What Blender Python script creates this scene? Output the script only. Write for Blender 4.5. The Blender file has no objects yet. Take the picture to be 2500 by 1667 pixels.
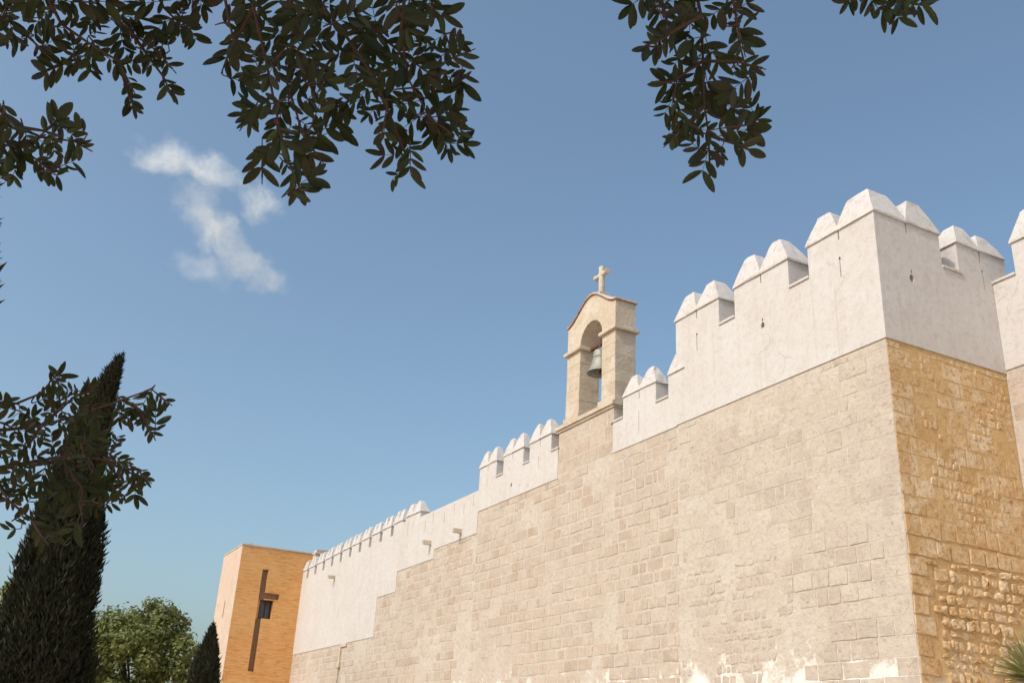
import bpy, bmesh, math, random
from mathutils import Vector, Matrix, noise
random.seed(7)
R_ = math.radians
scene = bpy.context.scene
COL = scene.collection

# ------------------------------------------------------------------ camera
# world: +X runs along the wall towards the near corner (corner at x=0), the lit face looks to -Y
FPX, CX, CY = 2431.0, 1250.0, 833.5           # focal length / centre in photograph pixels (2500 wide)
CAM = Vector((13.1707, -15.0510, 1.6))
def _d(px, py): return Vector((px - CX, -(py - CY), -FPX)).normalized()
_z = _d(1575, -4916)
_x = -_d(-120, 1787); _x = (_x - _z * _x.dot(_z)).normalized()
_y = _z.cross(_x)
W2C = Matrix((_x, _y, _z)).transposed()       # world -> camera axes
C2W = W2C.transposed()
def ray(px, py): return C2W @ _d(px, py)
def at(px, py, dist): return CAM + ray(px, py) * dist
def proj(p):
    q = W2C @ (Vector(p) - CAM)
    if q.z > -0.05: return None
    return (CX + FPX * q.x / -q.z, CY - FPX * q.y / -q.z)
cam_data = bpy.data.cameras.new('camera'); cam = bpy.data.objects.new('camera', cam_data); COL.objects.link(cam)
cam_data.sensor_width = 36.0; cam_data.lens = FPX / 2500.0 * 36.0
cam_data.clip_start = 0.05; cam_data.clip_end = 6000
cam.matrix_world = Matrix.Translation(CAM) @ C2W.to_4x4()
scene.camera = cam
RIGHT, UP, BACK = C2W @ Vector((1,0,0)), C2W @ Vector((0,1,0)), C2W @ Vector((0,0,1))

# ------------------------------------------------------------------ light
SUN = Vector((0.25, -1.0, 1.06)).normalized()          # towards the sun
SUN_EL = math.asin(SUN.z)
world = bpy.data.worlds.new('World'); scene.world = world; world.use_nodes = True
wn, wl = world.node_tree.nodes, world.node_tree.links
sky = wn.new('ShaderNodeTexSky'); sky.sky_type = 'NISHITA'; sky.sun_disc = False
sky.sun_elevation = SUN_EL; sky.sun_rotation = math.atan2(SUN.x, SUN.y)
sky.altitude = 0; sky.air_density = 1.0; sky.dust_density = 4.0; sky.ozone_density = 1.0
hs = wn.new('ShaderNodeMix'); hs.data_type = 'RGBA'; hs.blend_type = 'MULTIPLY'; hs.inputs[0].default_value = 1.0
hs.inputs[7].default_value = (0.92, 1.01, 0.97, 1)
wl.new(sky.outputs[0], hs.inputs[6])
bg = wn['Background']; bg.inputs['Strength'].default_value = 0.15
wl.new(hs.outputs[2], bg.inputs['Color'])
sd = bpy.data.lights.new('sun', 'SUN'); sd.energy = 2.0; sd.angle = R_(0.53); sd.color = (1.0, 0.95, 0.885)
so = bpy.data.objects.new('sun', sd); COL.objects.link(so)
so.rotation_euler = SUN.to_track_quat('Z', 'Y').to_euler()
so.location = (0, -30, 40)
vs = scene.view_settings; vs.view_transform = 'Standard'; vs.look = 'None'; vs.gamma = 1.0; vs.use_curve_mapping = False
vs.exposure = 0.33
scene.cycles.max_bounces = 8; scene.cycles.volume_bounces = 3; scene.cycles.use_denoising = True
try: scene.cycles.volume_step_rate = 0.6
except Exception: pass

# ------------------------------------------------------------------ helpers
def tag(o, label=None, cat=None, group=None, kind=None):
    if label: o['label'] = label
    if cat: o['category'] = cat
    if group: o['group'] = group
    if kind: o['kind'] = kind
    return o
def link(name, me, mat=None, parent=None, kind=None):
    o = bpy.data.objects.new(name, me); COL.objects.link(o)
    if mat is not None and me is not None and not me.materials: me.materials.append(mat)
    if parent is not None: o.parent = parent
    if kind: o['kind'] = kind
    return o
def empty(name, loc, label, cat, group=None):
    o = bpy.data.objects.new(name, None); COL.objects.link(o); o.location = loc
    o.empty_display_size = 0.3
    return tag(o, label, cat, group)
class MB:
    def __init__(s): s.v, s.f = [], []
    def add(s, vs, fs):
        n = len(s.v); s.v += [tuple(p) for p in vs]; s.f += [tuple(i + n for i in f) for f in fs]
    def box(s, x0, x1, y0, y1, z0, z1):
        s.add([(x0,y0,z0),(x1,y0,z0),(x1,y1,z0),(x0,y1,z0),(x0,y0,z1),(x1,y0,z1),(x1,y1,z1),(x0,y1,z1)],
              [(0,3,2,1),(4,5,6,7),(0,1,5,4),(1,2,6,5),(2,3,7,6),(3,0,4,7)])
    def prism_y(s, poly, y0, y1):      # poly in (x,z), counter-clockwise seen from -Y
        n = len(poly)
        s.add([(x,y0,z) for x,z in poly] + [(x,y1,z) for x,z in poly],
              [tuple(range(n)), tuple(range(2*n-1, n-1, -1))] + [(i, i+n, (i+1)%n+n, (i+1)%n) for i in range(n)])
    def prism_z(s, poly, z0, z1):      # poly in (x,y), counter-clockwise from above
        n = len(poly)
        s.add([(x,y,z0) for x,y in poly] + [(x,y,z1) for x,y in poly],
              [tuple(range(n-1,-1,-1)), tuple(range(n, 2*n))] + [(i, (i+1)%n, (i+1)%n+n, i+n) for i in range(n)])
    def tube(s, pts, r0, r1, n=6):
        pts = [Vector(p) for p in pts]; rings = []
        for i, p in enumerate(pts):
            t = (pts[min(i+1, len(pts)-1)] - pts[max(i-1, 0)]).normalized()
            a = t.cross(Vector((0.31, 0.77, 0.55))).normalized(); b = t.cross(a)
            r = r0 + (r1 - r0) * i / max(1, len(pts)-1)
            rings.append([p + (a*math.cos(k*2*math.pi/n) + b*math.sin(k*2*math.pi/n)) * r for k in range(n)])
        vs = [q for rg in rings for q in rg]
        fs = [(i*n+k, i*n+(k+1)%n, (i+1)*n+(k+1)%n, (i+1)*n+k) for i in range(len(pts)-1) for k in range(n)]
        fs += [tuple(range(n-1,-1,-1)), tuple((len(pts)-1)*n+k for k in range(n))]
        s.add(vs, fs)
    def lathe(s, prof, c, n=24):       # prof: list of (r, z)
        c = Vector(c); vs = []
        for r, z in prof: vs += [(c.x + r*math.cos(k*2*math.pi/n), c.y + r*math.sin(k*2*math.pi/n), c.z + z) for k in range(n)]
        s.add(vs, [(i*n+k, i*n+(k+1)%n, (i+1)*n+(k+1)%n, (i+1)*n+k) for i in range(len(prof)-1) for k in range(n)])
    def mesh(s, name='m', smooth=False):
        me = bpy.data.meshes.new(name); me.from_pydata(s.v, [], s.f); me.validate(); me.update()
        if smooth: me.polygons.foreach_set('use_smooth', [True]*len(me.polygons))
        return me
    def build(s, name, mat, parent=None, kind=None, smooth=False, fix=True):
        me = s.mesh(name, smooth)
        if fix:
            bm = bmesh.new(); bm.from_mesh(me); bmesh.ops.recalc_face_normals(bm, faces=bm.faces); bm.to_mesh(me); bm.free()
        return link(name, me, mat, parent, kind)
def cut(o, cutter):                    # boolean difference, applied
    co = bpy.data.objects.new('cutter', cutter.mesh('cutter')); COL.objects.link(co)
    bm = bmesh.new(); bm.from_mesh(co.data); bmesh.ops.recalc_face_normals(bm, faces=bm.faces); bm.to_mesh(co.data); bm.free()
    m = o.modifiers.new('b', 'BOOLEAN'); m.operation = 'DIFFERENCE'; m.solver = 'EXACT'; m.object = co; m.use_self = True
    bpy.context.view_layer.update()
    ev = o.evaluated_get(bpy.context.evaluated_depsgraph_get())
    me = bpy.data.meshes.new_from_object(ev)
    o.modifiers.clear(); o.data = me
    bpy.data.objects.remove(co)

# ------------------------------------------------------------------ materials
class NT:
    def __init__(s, name, rough=0.9, spec=0.25):
        s.m = bpy.data.materials.new(name); s.m.use_nodes = True
        s.n, s.l = s.m.node_tree.nodes, s.m.node_tree.links
        s.p = s.n['Principled BSDF']; s.p.inputs['Roughness'].default_value = rough
        s.p.inputs['Specular IOR Level'].default_value = spec
        s.pos = s.n.new('ShaderNodeNewGeometry')
    def at(s): return s.pos.outputs['Position']
    def map(s, scale):
        k = s.n.new('ShaderNodeMapping'); k.inputs['Scale'].default_value = scale; s.l.new(s.at(), k.inputs['Vector']); return k.outputs[0]
    def noise(s, scale, detail=4, rough=0.55, vec=None, dist=0.0):
        k = s.n.new('ShaderNodeTexNoise'); k.inputs['Scale'].default_value = scale; k.inputs['Detail'].default_value = detail
        k.inputs['Roughness'].default_value = rough; k.inputs['Distortion'].default_value = dist
        s.l.new(vec if vec is not None else s.at(), k.inputs['Vector']); return k.outputs['Fac']
    def voro(s, scale, feature='F1', vec=None):
        k = s.n.new('ShaderNodeTexVoronoi'); k.feature = feature; k.inputs['Scale'].default_value = scale
        s.l.new(vec if vec is not None else s.at(), k.inputs['Vector']); return k.outputs['Distance']
    def ramp(s, fac, stops):
        k = s.n.new('ShaderNodeValToRGB'); e = k.color_ramp.elements
        while len(e) < len(stops): e.new(0.5)
        for i, (p, c) in enumerate(stops):
            e[i].position = p; e[i].color = (c, c, c, 1) if not isinstance(c, tuple) else (*c, 1)
        s.l.new(fac, k.inputs[0]); return k.outputs[0]
    def mix(s, fac, a, b, mode='MIX'):
        k = s.n.new('ShaderNodeMix'); k.data_type = 'RGBA'; k.blend_type = mode
        for sock, v in ((k.inputs[0], fac), (k.inputs[6], a), (k.inputs[7], b)):
            if isinstance(v, (int, float)): sock.default_value = v
            elif isinstance(v, tuple): sock.default_value = (*v, 1)
            else: s.l.new(v, sock)
        return k.outputs[2]
    def math(s, op, a, b=0.0, clamp=False):
        k = s.n.new('ShaderNodeMath'); k.operation = op; k.use_clamp = clamp
        for sock, v in ((k.inputs[0], a), (k.inputs[1], b)):
            if isinstance(v, (int, float)): sock.default_value = v
            else: s.l.new(v, sock)
        return k.outputs[0]
    def rnd(s):                        # one random value for each stone, joined or single
        oi = s.n.new('ShaderNodeObjectInfo')
        return s.math('FRACT', s.math('ADD', s.pos.outputs['Random Per Island'], s.math('MULTIPLY', oi.outputs['Random'], 3.7)))
    def bump(s, height, strength, dist):
        k = s.n.new('ShaderNodeBump'); k.inputs['Strength'].default_value = strength; k.inputs['Distance'].default_value = dist
        s.l.new(height, k.inputs['Height'])
        if s.p.inputs['Normal'].is_linked:
            s.l.new(s.p.inputs['Normal'].links[0].from_socket, k.inputs['Normal'])
        s.l.new(k.outputs[0], s.p.inputs['Normal'])
    def color(s, c): s.l.new(c, s.p.inputs['Base Color']); return s
def plaster(name, base, stain, amount=0.5, grime=0.35):
    base, stain = (tuple(x*q for x, q in zip(c, (0.875, 0.855, 0.875))) for c in (base, stain))
    t = NT(name, 0.92, 0.15)
    a = t.ramp(t.noise(0.55, 6, 0.66, dist=0.5), [(0.40, 0.0), (0.70, 1.0)])
    st = t.ramp(t.noise(1.0, 5, 0.65, vec=t.map((3.2, 3.2, 0.28))), [(0.48, 0.0), (0.72, 1.0)])
    pt = t.ramp(t.noise(1.9, 6, 0.72, dist=0.8), [(0.52, 0.0), (0.60, 1.0)])
    f = t.math('MULTIPLY', t.math('ADD', t.math('ADD', t.math('MULTIPLY', a, 0.55), t.math('MULTIPLY', st, 0.40)), t.math('MULTIPLY', pt, 0.30)), amount)
    c = t.mix(f, base, stain)
    c = t.mix(t.math('MULTIPLY', t.ramp(t.noise(7, 6, 0.72), [(0.34, 1.0), (0.50, 0.0)]), grime), c, tuple(x*0.66 for x in stain))
    c = t.mix(t.math('MULTIPLY', t.ramp(t.noise(0.8, 5, 0.7, vec=t.map((5.5, 5.5, 0.2))), [(0.58, 0.0), (0.75, 1.0)]), 0.35), c, tuple(x*0.70 for x in stain))
    wp = t.n.new('ShaderNodeVectorMath'); wp.operation = 'MULTIPLY_ADD'
    nz = t.n.new('ShaderNodeTexNoise'); nz.inputs['Scale'].default_value = 2.5; nz.inputs['Detail'].default_value = 5; t.l.new(t.at(), nz.inputs['Vector'])
    t.l.new(nz.outputs['Color'], wp.inputs[0]); wp.inputs[1].default_value = (0.7, 0.7, 0.7); t.l.new(t.at(), wp.inputs[2])
    crack = t.ramp(t.voro(0.55, 'DISTANCE_TO_EDGE', wp.outputs[0]), [(0.0, 1.0), (0.006, 0.0)])
    c = t.mix(t.math('MULTIPLY', crack, t.ramp(t.noise(0.4, 3), [(0.46, 0.0), (0.6, 0.5)])), c, tuple(x*0.5 for x in stain))
    t.color(c)
    t.bump(t.noise(2.2, 5, 0.6), 0.35, 0.06); t.bump(t.noise(22, 5, 0.68), 0.35, 0.014)
    return t.m
def stone(name, tones, pit, relief=0.5, scale=14.0, wash=None, wash_amt=0.0, pitamt=0.55, pitw=0.46, k=0.84):
    pk = (1.01, .99, 1.01) if k < .9 else (1, 1, 1)
    tones = [tuple(x*k*q for x, q in zip(c, pk)) for c in tones]; pit = tuple(x*k for x in pit); wash = wash and tuple(x*k for x in wash)
    t = NT(name, 0.95, 0.12)
    n = len(tones); c = t.ramp(t.rnd(), [(i/(n-1), tones[i]) for i in range(n)])
    c = t.mix(t.ramp(t.noise(2.3, 5, 0.65), [(0.35, 0.0), (0.7, 0.45)]), c, tuple(x*0.86 for x in tones[0]))
    if wash: c = t.mix(t.math('MULTIPLY', t.ramp(t.noise(1.3, 6, 0.7, dist=0.6), [(0.45, 0.0), (0.62, 1.0)]), wash_amt), c, wash)
    pits = t.ramp(t.noise(scale, 6, 0.72), [(0.30, 1.0), (pitw, 0.0)])
    c = t.mix(t.math('MULTIPLY', pits, pitamt), c, pit)
    t.color(c)
    t.bump(t.noise(scale*0.42, 6, 0.65), relief, 0.05); t.bump(t.noise(scale*1.9, 5, 0.7), relief*0.8, 0.02)
    return t.m
M = {}
M['plaster'] = plaster('weathered lime plaster', (0.64, 0.61, 0.58), (0.53, 0.44, 0.375), 0.55, 0.28)
M['plaster_cap'] = plaster('lime wash on caps', (0.62, 0.59, 0.56), (0.54, 0.475, 0.415), 0.6, 0.5)
M['stone_front'] = stone('pale limestone', [(0.485,0.38,0.30),(0.58,0.48,0.395),(0.62,0.525,0.44),(0.515,0.40,0.305),(0.605,0.505,0.42),(0.53,0.445,0.375),(0.61,0.52,0.44)], (0.36,0.25,0.165), 0.6, 12.0, (0.63,0.54,0.45), 0.55, 0.7, 0.47)
M['stone_near'] = stone('mortar-washed limestone', [(0.53,0.445,0.37),(0.585,0.495,0.42),(0.615,0.53,0.455),(0.55,0.455,0.375),(0.605,0.515,0.44),(0.51,0.42,0.345)], (0.36,0.25,0.165), 0.7, 11.0, (0.645,0.555,0.465), 0.8, 0.75, 0.47)
M['stone_side'] = stone('golden limestone', [(0.56,0.355,0.175),(0.66,0.44,0.235),(0.69,0.48,0.275),(0.60,0.39,0.19),(0.66,0.46,0.265)], (0.36,0.16,0.05), 1.0, 9.0, (0.74,0.58,0.41), 0.85, 0.9, 0.50, 0.93)
M['stone_gable'] = stone('gable limestone', [(0.52,0.41,0.31),(0.61,0.50,0.395),(0.57,0.455,0.35)], (0.34,0.22,0.13), 0.6, 9.0, (0.66,0.585,0.50), 0.7, 0.5, 0.46, 0.9)
def mortar(name, base, dark, lime, k=0.84):
    pk = (1.015, .995, 1.01) if k < .9 else (1, 1, 1)
    base, dark = (tuple(x*k*q for x, q in zip(c, pk)) for c in (base, dark))
    t = NT(name, 0.95, 0.1)
    c = t.mix(t.ramp(t.noise(0.7, 6, 0.65, dist=0.5), [(0.38, 0.0), (0.66, 1.0)]), base, dark)
    c = t.mix(t.ramp(t.noise(7.0, 6, 0.7), [(0.34, 0.5), (0.5, 0.0)]), c, tuple(x*0.74 for x in dark))
    sp = t.n.new('ShaderNodeSeparateXYZ'); t.l.new(t.at(), sp.inputs[0])
    zz = t.math('ADD', sp.outputs['Z'], t.math('MULTIPLY', t.math('SUBTRACT', t.noise(1.6, 5, 0.7), 0.5), 4.2))
    low = t.ramp(t.math('MULTIPLY', zz, 0.1), [(0.33, 1.0), (0.385, 0.0)])
    c = t.mix(t.math('MULTIPLY', low, 0.85), c, lime)           # splashes of fresh lime near the foot
    t.color(c)
    t.bump(t.noise(4.5, 6, 0.68), 0.7, 0.07); t.bump(t.noise(26, 6, 0.72), 0.6, 0.02)
    return t.m
M['mortar_front'] = mortar('lime mortar', (0.645,0.565,0.485), (0.57,0.475,0.39), (0.80,0.76,0.72))
M['mortar_side'] = mortar('golden mortar', (0.66,0.45,0.24), (0.54,0.33,0.15), (0.64,0.50,0.35), 0.93)
def brick_mat():
    t = NT('thin orange brick', 0.85, 0.2)
    sp = t.n.new('ShaderNodeSeparateXYZ'); t.l.new(t.at(), sp.inputs[0])
    cb = t.n.new('ShaderNodeCombineXYZ'); t.l.new(t.math('ADD', sp.outputs['X'], sp.outputs['Y']), cb.inputs[0]); t.l.new(sp.outputs['Z'], cb.inputs[1])
    b = t.n.new('ShaderNodeTexBrick'); b.inputs['Scale'].default_value = 1.0; b.inputs['Brick Width'].default_value = 0.46; b.inputs['Row Height'].default_value = 0.072
    b.inputs['Mortar Size'].default_value = 0.008; b.inputs['Bias'].default_value = -0.1
    b.inputs['Color1'].default_value = (0.62,0.29,0.095,1); b.inputs['Color2'].default_value = (0.70,0.37,0.14,1); b.inputs['Mortar'].default_value = (0.55,0.30,0.12,1)
    t.l.new(cb.outputs[0], b.inputs['Vector'])
    c = t.mix(t.ramp(t.noise(1.0, 5, 0.7, vec=t.map((2.2, 2.2, 11.0))), [(0.36, 0.8), (0.48, 0.0)]), b.outputs['Color'], (0.40,0.185,0.065))
    c = t.mix(t.ramp(t.noise(0.6, 4), [(0.4, 0.0), (0.7, 0.4)]), c, (0.72,0.42,0.19))
    t.color(c); t.bump(b.outputs['Fac'], -0.4, 0.02); t.bump(t.noise(30, 4), 0.3, 0.01)
    return t.m
M['brick'] = brick_mat()
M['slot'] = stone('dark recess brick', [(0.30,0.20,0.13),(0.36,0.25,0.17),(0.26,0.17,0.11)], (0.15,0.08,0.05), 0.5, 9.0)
def plain(name, col, rough=0.6, metal=0.0, var=0.25, scale=8.0, spec=0.4):
    t = NT(name, rough, spec); t.p.inputs['Metallic'].default_value = metal
    t.color(t.mix(t.ramp(t.noise(scale, 5, 0.65), [(0.35, 0.0), (0.7, 1.0)]), col, tuple(max(0, x*(1-var)) for x in col)))
    t.bump(t.noise(scale*4, 4), 0.2, 0.01)
    return t.m
M['bronze'] = plain('verdigris bronze', (0.33,0.325,0.29), 0.6, 0.25, 0.35, 9.0)
M['wood'] = plain('old red-brown wood', (0.16,0.065,0.04), 0.8, 0.0, 0.5, 14.0)
M['terracotta'] = plain('weathered terracotta', (0.46,0.23,0.12), 0.9, 0.0, 0.4, 6.0, 0.15)
M['iron'] = plain('rusty iron', (0.20,0.12,0.09), 0.7, 0.4, 0.4, 20.0)
M['frame'] = plain('dark window frame', (0.035,0.028,0.026), 0.5, 0.2, 0.2)
M['pink_rail'] = plain('faded red rail', (0.36,0.20,0.15), 0.6, 0.1, 0.3)
g = NT('window glass', 0.05, 0.6); g.p.inputs['Base Color'].default_value = (0.03,0.04,0.06,1); M['glass'] = g.m
def bark():
    t = NT('bark', 0.95, 0.1)
    t.color(t.ramp(t.noise(6, 6, 0.7, vec=t.map((3,3,0.8))), [(0.3, (0.035,0.024,0.017)), (0.7, (0.12,0.085,0.06))]))
    t.bump(t.noise(9, 6, 0.7, vec=t.map((4,4,0.9))), 0.7, 0.03); return t.m
M['bark'] = bark()
M['twig'] = plain('red-brown twig', (0.085,0.04,0.03), 0.75, 0.0, 0.4, 30.0)
def leafmat(name, tones, trans, tamt=0.3, rough=0.45):
    t = NT(name, rough, 0.35)
    n = len(tones); c = t.ramp(t.rnd(), [(i/(n-1), tones[i]) for i in range(n)])
    t.color(c)
    tr = t.n.new('ShaderNodeBsdfTranslucent'); t.l.new(t.mix(0.5, c, trans), tr.inputs['Color'])
    mx = t.n.new('ShaderNodeMixShader'); mx.inputs[0].default_value = tamt
    t.l.new(t.p.outputs[0], mx.inputs[1]); t.l.new(tr.outputs[0], mx.inputs[2])
    t.l.new(mx.outputs[0], t.n['Material Output'].inputs['Surface']); return t.m
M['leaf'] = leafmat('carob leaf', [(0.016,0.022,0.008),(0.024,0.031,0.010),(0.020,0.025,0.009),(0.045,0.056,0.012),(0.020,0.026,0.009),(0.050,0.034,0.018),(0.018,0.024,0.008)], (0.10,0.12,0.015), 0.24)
M['leaf_far'] = leafmat('broad leaf', [(0.085,0.105,0.025),(0.17,0.185,0.05),(0.12,0.14,0.035),(0.22,0.21,0.07)], (0.16,0.18,0.04), 0.3, 0.6)
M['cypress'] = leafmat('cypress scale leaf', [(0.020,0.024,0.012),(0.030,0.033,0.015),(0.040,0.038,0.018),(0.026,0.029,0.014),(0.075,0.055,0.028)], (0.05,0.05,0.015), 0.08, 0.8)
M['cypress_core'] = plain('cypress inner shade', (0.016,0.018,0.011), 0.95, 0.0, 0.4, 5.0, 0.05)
M['pine'] = leafmat('brownish conifer', [(0.07,0.055,0.025),(0.10,0.075,0.035),(0.06,0.055,0.022)], (0.08,0.07,0.02), 0.1, 0.8)
M['yucca'] = leafmat('grey-green blade', [(0.20,0.19,0.07),(0.40,0.37,0.16),(0.28,0.26,0.11),(0.50,0.46,0.25)], (0.14,0.16,0.06), 0.15, 0.55)
gt = NT('pale earth paving', 0.95, 0.1)
gt.color(gt.mix(gt.ramp(gt.noise(0.4, 6), [(0.35, 0.0), (0.7, 1.0)]), (0.52,0.42,0.31), (0.44,0.34,0.24))); gt.bump(gt.noise(18, 5), 0.4, 0.02)
M['ground'] = gt.m
# ------------------------------------------------------------------ ground
g = MB(); N = 24
g.add([(-3000 + 6000*i/N, -3000 + 6000*j/N, 0.0) for j in range(N+1) for i in range(N+1)],
      [(j*(N+1)+i, j*(N+1)+i+1, (j+1)*(N+1)+i+1, (j+1)*(N+1)+i) for j in range(N) for i in range(N)])
tag(g.build('ground', M['ground'], fix=False), 'pale earth ground in front of the old wall', None, None, 'structure')

# ------------------------------------------------------------------ stones
RNG = random.Random(11)
def stone_shape(poly, relief, bevel, rough):
    """a stone cut to its outline (u,z): back ring in the mortar, bevelled ring, face; returns centre, verts (u, out, z), faces"""
    cu = sum(p[0] for p in poly)/len(poly); cz = sum(p[1] for p in poly)/len(poly)
    pts = []; n0 = len(poly)
    for i in range(n0):                    # knocked-off corners and uneven edges
        a, b, c = poly[i-1], poly[i], poly[(i+1) % n0]
        la = math.hypot(a[0]-b[0], a[1]-b[1]); lc = math.hypot(c[0]-b[0], c[1]-b[1])
        k = bevel*RNG.uniform(.5, 1.6)*(1.6 if rough else 1)
        fa, fc = min(.3, k/max(la,.01)), min(.3, k/max(lc,.01))
        pts += [(b[0]+(a[0]-b[0])*fa, b[1]+(a[1]-b[1])*fa), (b[0]+(c[0]-b[0])*fc, b[1]+(c[1]-b[1])*fc)]
        if lc > .22: f = RNG.uniform(.35,.65); pts.append((b[0]+(c[0]-b[0])*f, b[1]+(c[1]-b[1])*f))
    j = .02 if rough else .006
    pts = [(p[0]-cu+RNG.uniform(-j,j), p[1]-cz+RNG.uniform(-j,j)) for p in pts]; n = len(pts)
    def ring(ins, d, dj):
        out = []
        for x, z in pts:
            r = math.hypot(x, z) or .01; s = max(.25, 1 - ins/r); out.append((x*s, d + RNG.uniform(-dj,dj), z*s))
        return out
    vs = ring(0, -.03, 0)
    if rough: vs += ring(bevel*.5, relief*.55, relief*.18) + ring(bevel*2.2, relief*.95, relief*.28)
    else: vs += ring(bevel, relief, relief*.22)
    R = len(vs)//n; vs.append((RNG.uniform(-.02,.02), relief*RNG.uniform(.95,1.2), RNG.uniform(-.02,.02)))
    fs = [(r*n+i, r*n+(i+1)%n, (r+1)*n+(i+1)%n, (r+1)*n+i) for r in range(R-1) for i in range(n)] + [((R-1)*n+i, (R-1)*n+(i+1)%n, R*n) for i in range(n)]
    return (cu, cz), vs, fs
def lay_stones(cells, thing, mat, plane, limit, name='stone', stuffname='stone_field'):
    """cells: (outline, relief, bevel, rough); plane: ('y', y0) faces -Y, ('x', x0) faces +X"""
    def pos(u, d, z): return Vector((u, plane[1]-d, z)) if plane[0] == 'y' else Vector((plane[1]+d, u, z))
    sized = []
    for c in cells:
        qs = [proj(pos(u, 0, z)) for u, z in c[0]]; s = 0
        if all(qs):
            s = abs(sum(qs[i-1][0]*qs[i][1] - qs[i][0]*qs[i-1][1] for i in range(len(qs))))/2
            if not any(-5 < q[0] < 2505 and -5 < q[1] < 1672 for q in qs): s = 0
        sized.append((s, c))
    sized.sort(key=lambda t: -t[0])
    rest = MB()
    for i, (s, c) in enumerate(sized):
        poly = c[0]
        ar = sum(poly[k-1][0]*poly[k][1] - poly[k][0]*poly[k-1][1] for k in range(len(poly)))
        if ar < 0: poly = poly[::-1]
        (cu, cz), vs, fs = stone_shape(poly, c[1], c[2], c[3])
        o_ = pos(cu, 0, cz)
        loc = [pos(u, d, z) - pos(0,0,0) for u, d, z in vs]
        if i < limit and s > 0:
            m = MB(); m.add(loc, fs); me = m.mesh('stone_shape'); me.materials.append(mat)
            o = bpy.data.objects.new(name, me); COL.objects.link(o); o.parent = thing; o.location = o_ - thing.location
        else: rest.add([v + o_ for v in loc], fs)
    if rest.v:
        o = rest.build(stuffname, mat, None, 'stuff', fix=False); o.parent = thing; o.location = -thing.location
def child(o, thing):                   # mesh built in world coordinates -> child of a thing standing elsewhere
    o.parent = thing; o.location = -thing.location; return o
def rect(a, b, z0, z1, j=.012): 
    r = lambda: RNG.uniform(-j, j)
    return [(a+r(), z0+r()), (b+r(), z0+r()), (b+r(), z1+r()), (a+r(), z1+r())]
def courses(u0, u1, z0, z1, hr, lr, gap, rel, rd=0, keep=lambda u, z: True, top=None, jit=0.012, bevel=.014):
    out = []; z = z0; rng = RNG
    while z < z1 - 0.1:
        h = rng.uniform(*hr); u = u0 - rng.uniform(0, lr[0])
        while u < u1:
            w = rng.uniform(*lr)
            if rng.random() < 0.15: w *= 0.6
            a, b = max(u, u0), min(u + w, u1)
            if b - a > 0.09:
                hh = h; lim = (min(top(a), top(b)) if top else z1)
                if z + hh > lim: hh = lim - z
                if hh > 0.1 and keep((a+b)/2, z + hh/2):
                    g = gap*rng.uniform(.6,1.5)/2
                    out.append((rect(a+g, b-g, z+g, z+hh-g, jit), rel*rng.uniform(.4,1.5), bevel, rd))
            u += w
        z += h
    return out
def rubble(u0, u1, z0, z1, row, step, gap, rel, keep=lambda u, z: True, bevel=.03):
    """irregular stones packed in rough rows: Voronoi cells, shrunk by the joint"""
    sites = []; z = z0 - row
    while z < z1 + row:
        u = u0 - step
        while u < u1 + step:
            u += step*RNG.uniform(.55, 1.5); sites.append((u, z + RNG.uniform(-.16,.16)*row))
        z += row*RNG.uniform(.8,1.15)
    out = []
    for i, (x, y) in enumerate(sites):
        if not (u0 < x < u1 and z0 < y < z1) or not keep(x, y): continue
        poly = [(max(u0, x-.6), max(z0, y-.6)), (min(u1, x+.6), max(z0, y-.6)), (min(u1, x+.6), min(z1, y+.6)), (max(u0, x-.6), min(z1, y+.6))]
        for k, (x2, y2) in enumerate(sites):
            if k == i or abs(x2-x) > 1.2 or abs(y2-y) > 1.2: continue
            mx, my, nx, ny = (x+x2)/2, (y+y2)/2, x2-x, y2-y; L = math.hypot(nx, ny); mx -= nx/L*gap/2; my -= ny/L*gap/2
            new = []
            for q in range(len(poly)):
                p, r = poly[q-1], poly[q]; dp = (p[0]-mx)*nx+(p[1]-my)*ny; dr = (r[0]-mx)*nx+(r[1]-my)*ny
                if (dp < 0) != (dr < 0): t = dp/(dp-dr); new.append((p[0]+(r[0]-p[0])*t, p[1]+(r[1]-p[1])*t))
                if dr < 0: new.append(r)
            poly = new
            if len(poly) < 3: break
        cl = [p for q, p in enumerate(poly) if math.hypot(p[0]-poly[q-1][0], p[1]-poly[q-1][1]) > .035]
        if len(cl) >= 4: out.append((cl, rel*RNG.uniform(.45,1.35), bevel, 1))
    return out

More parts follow.
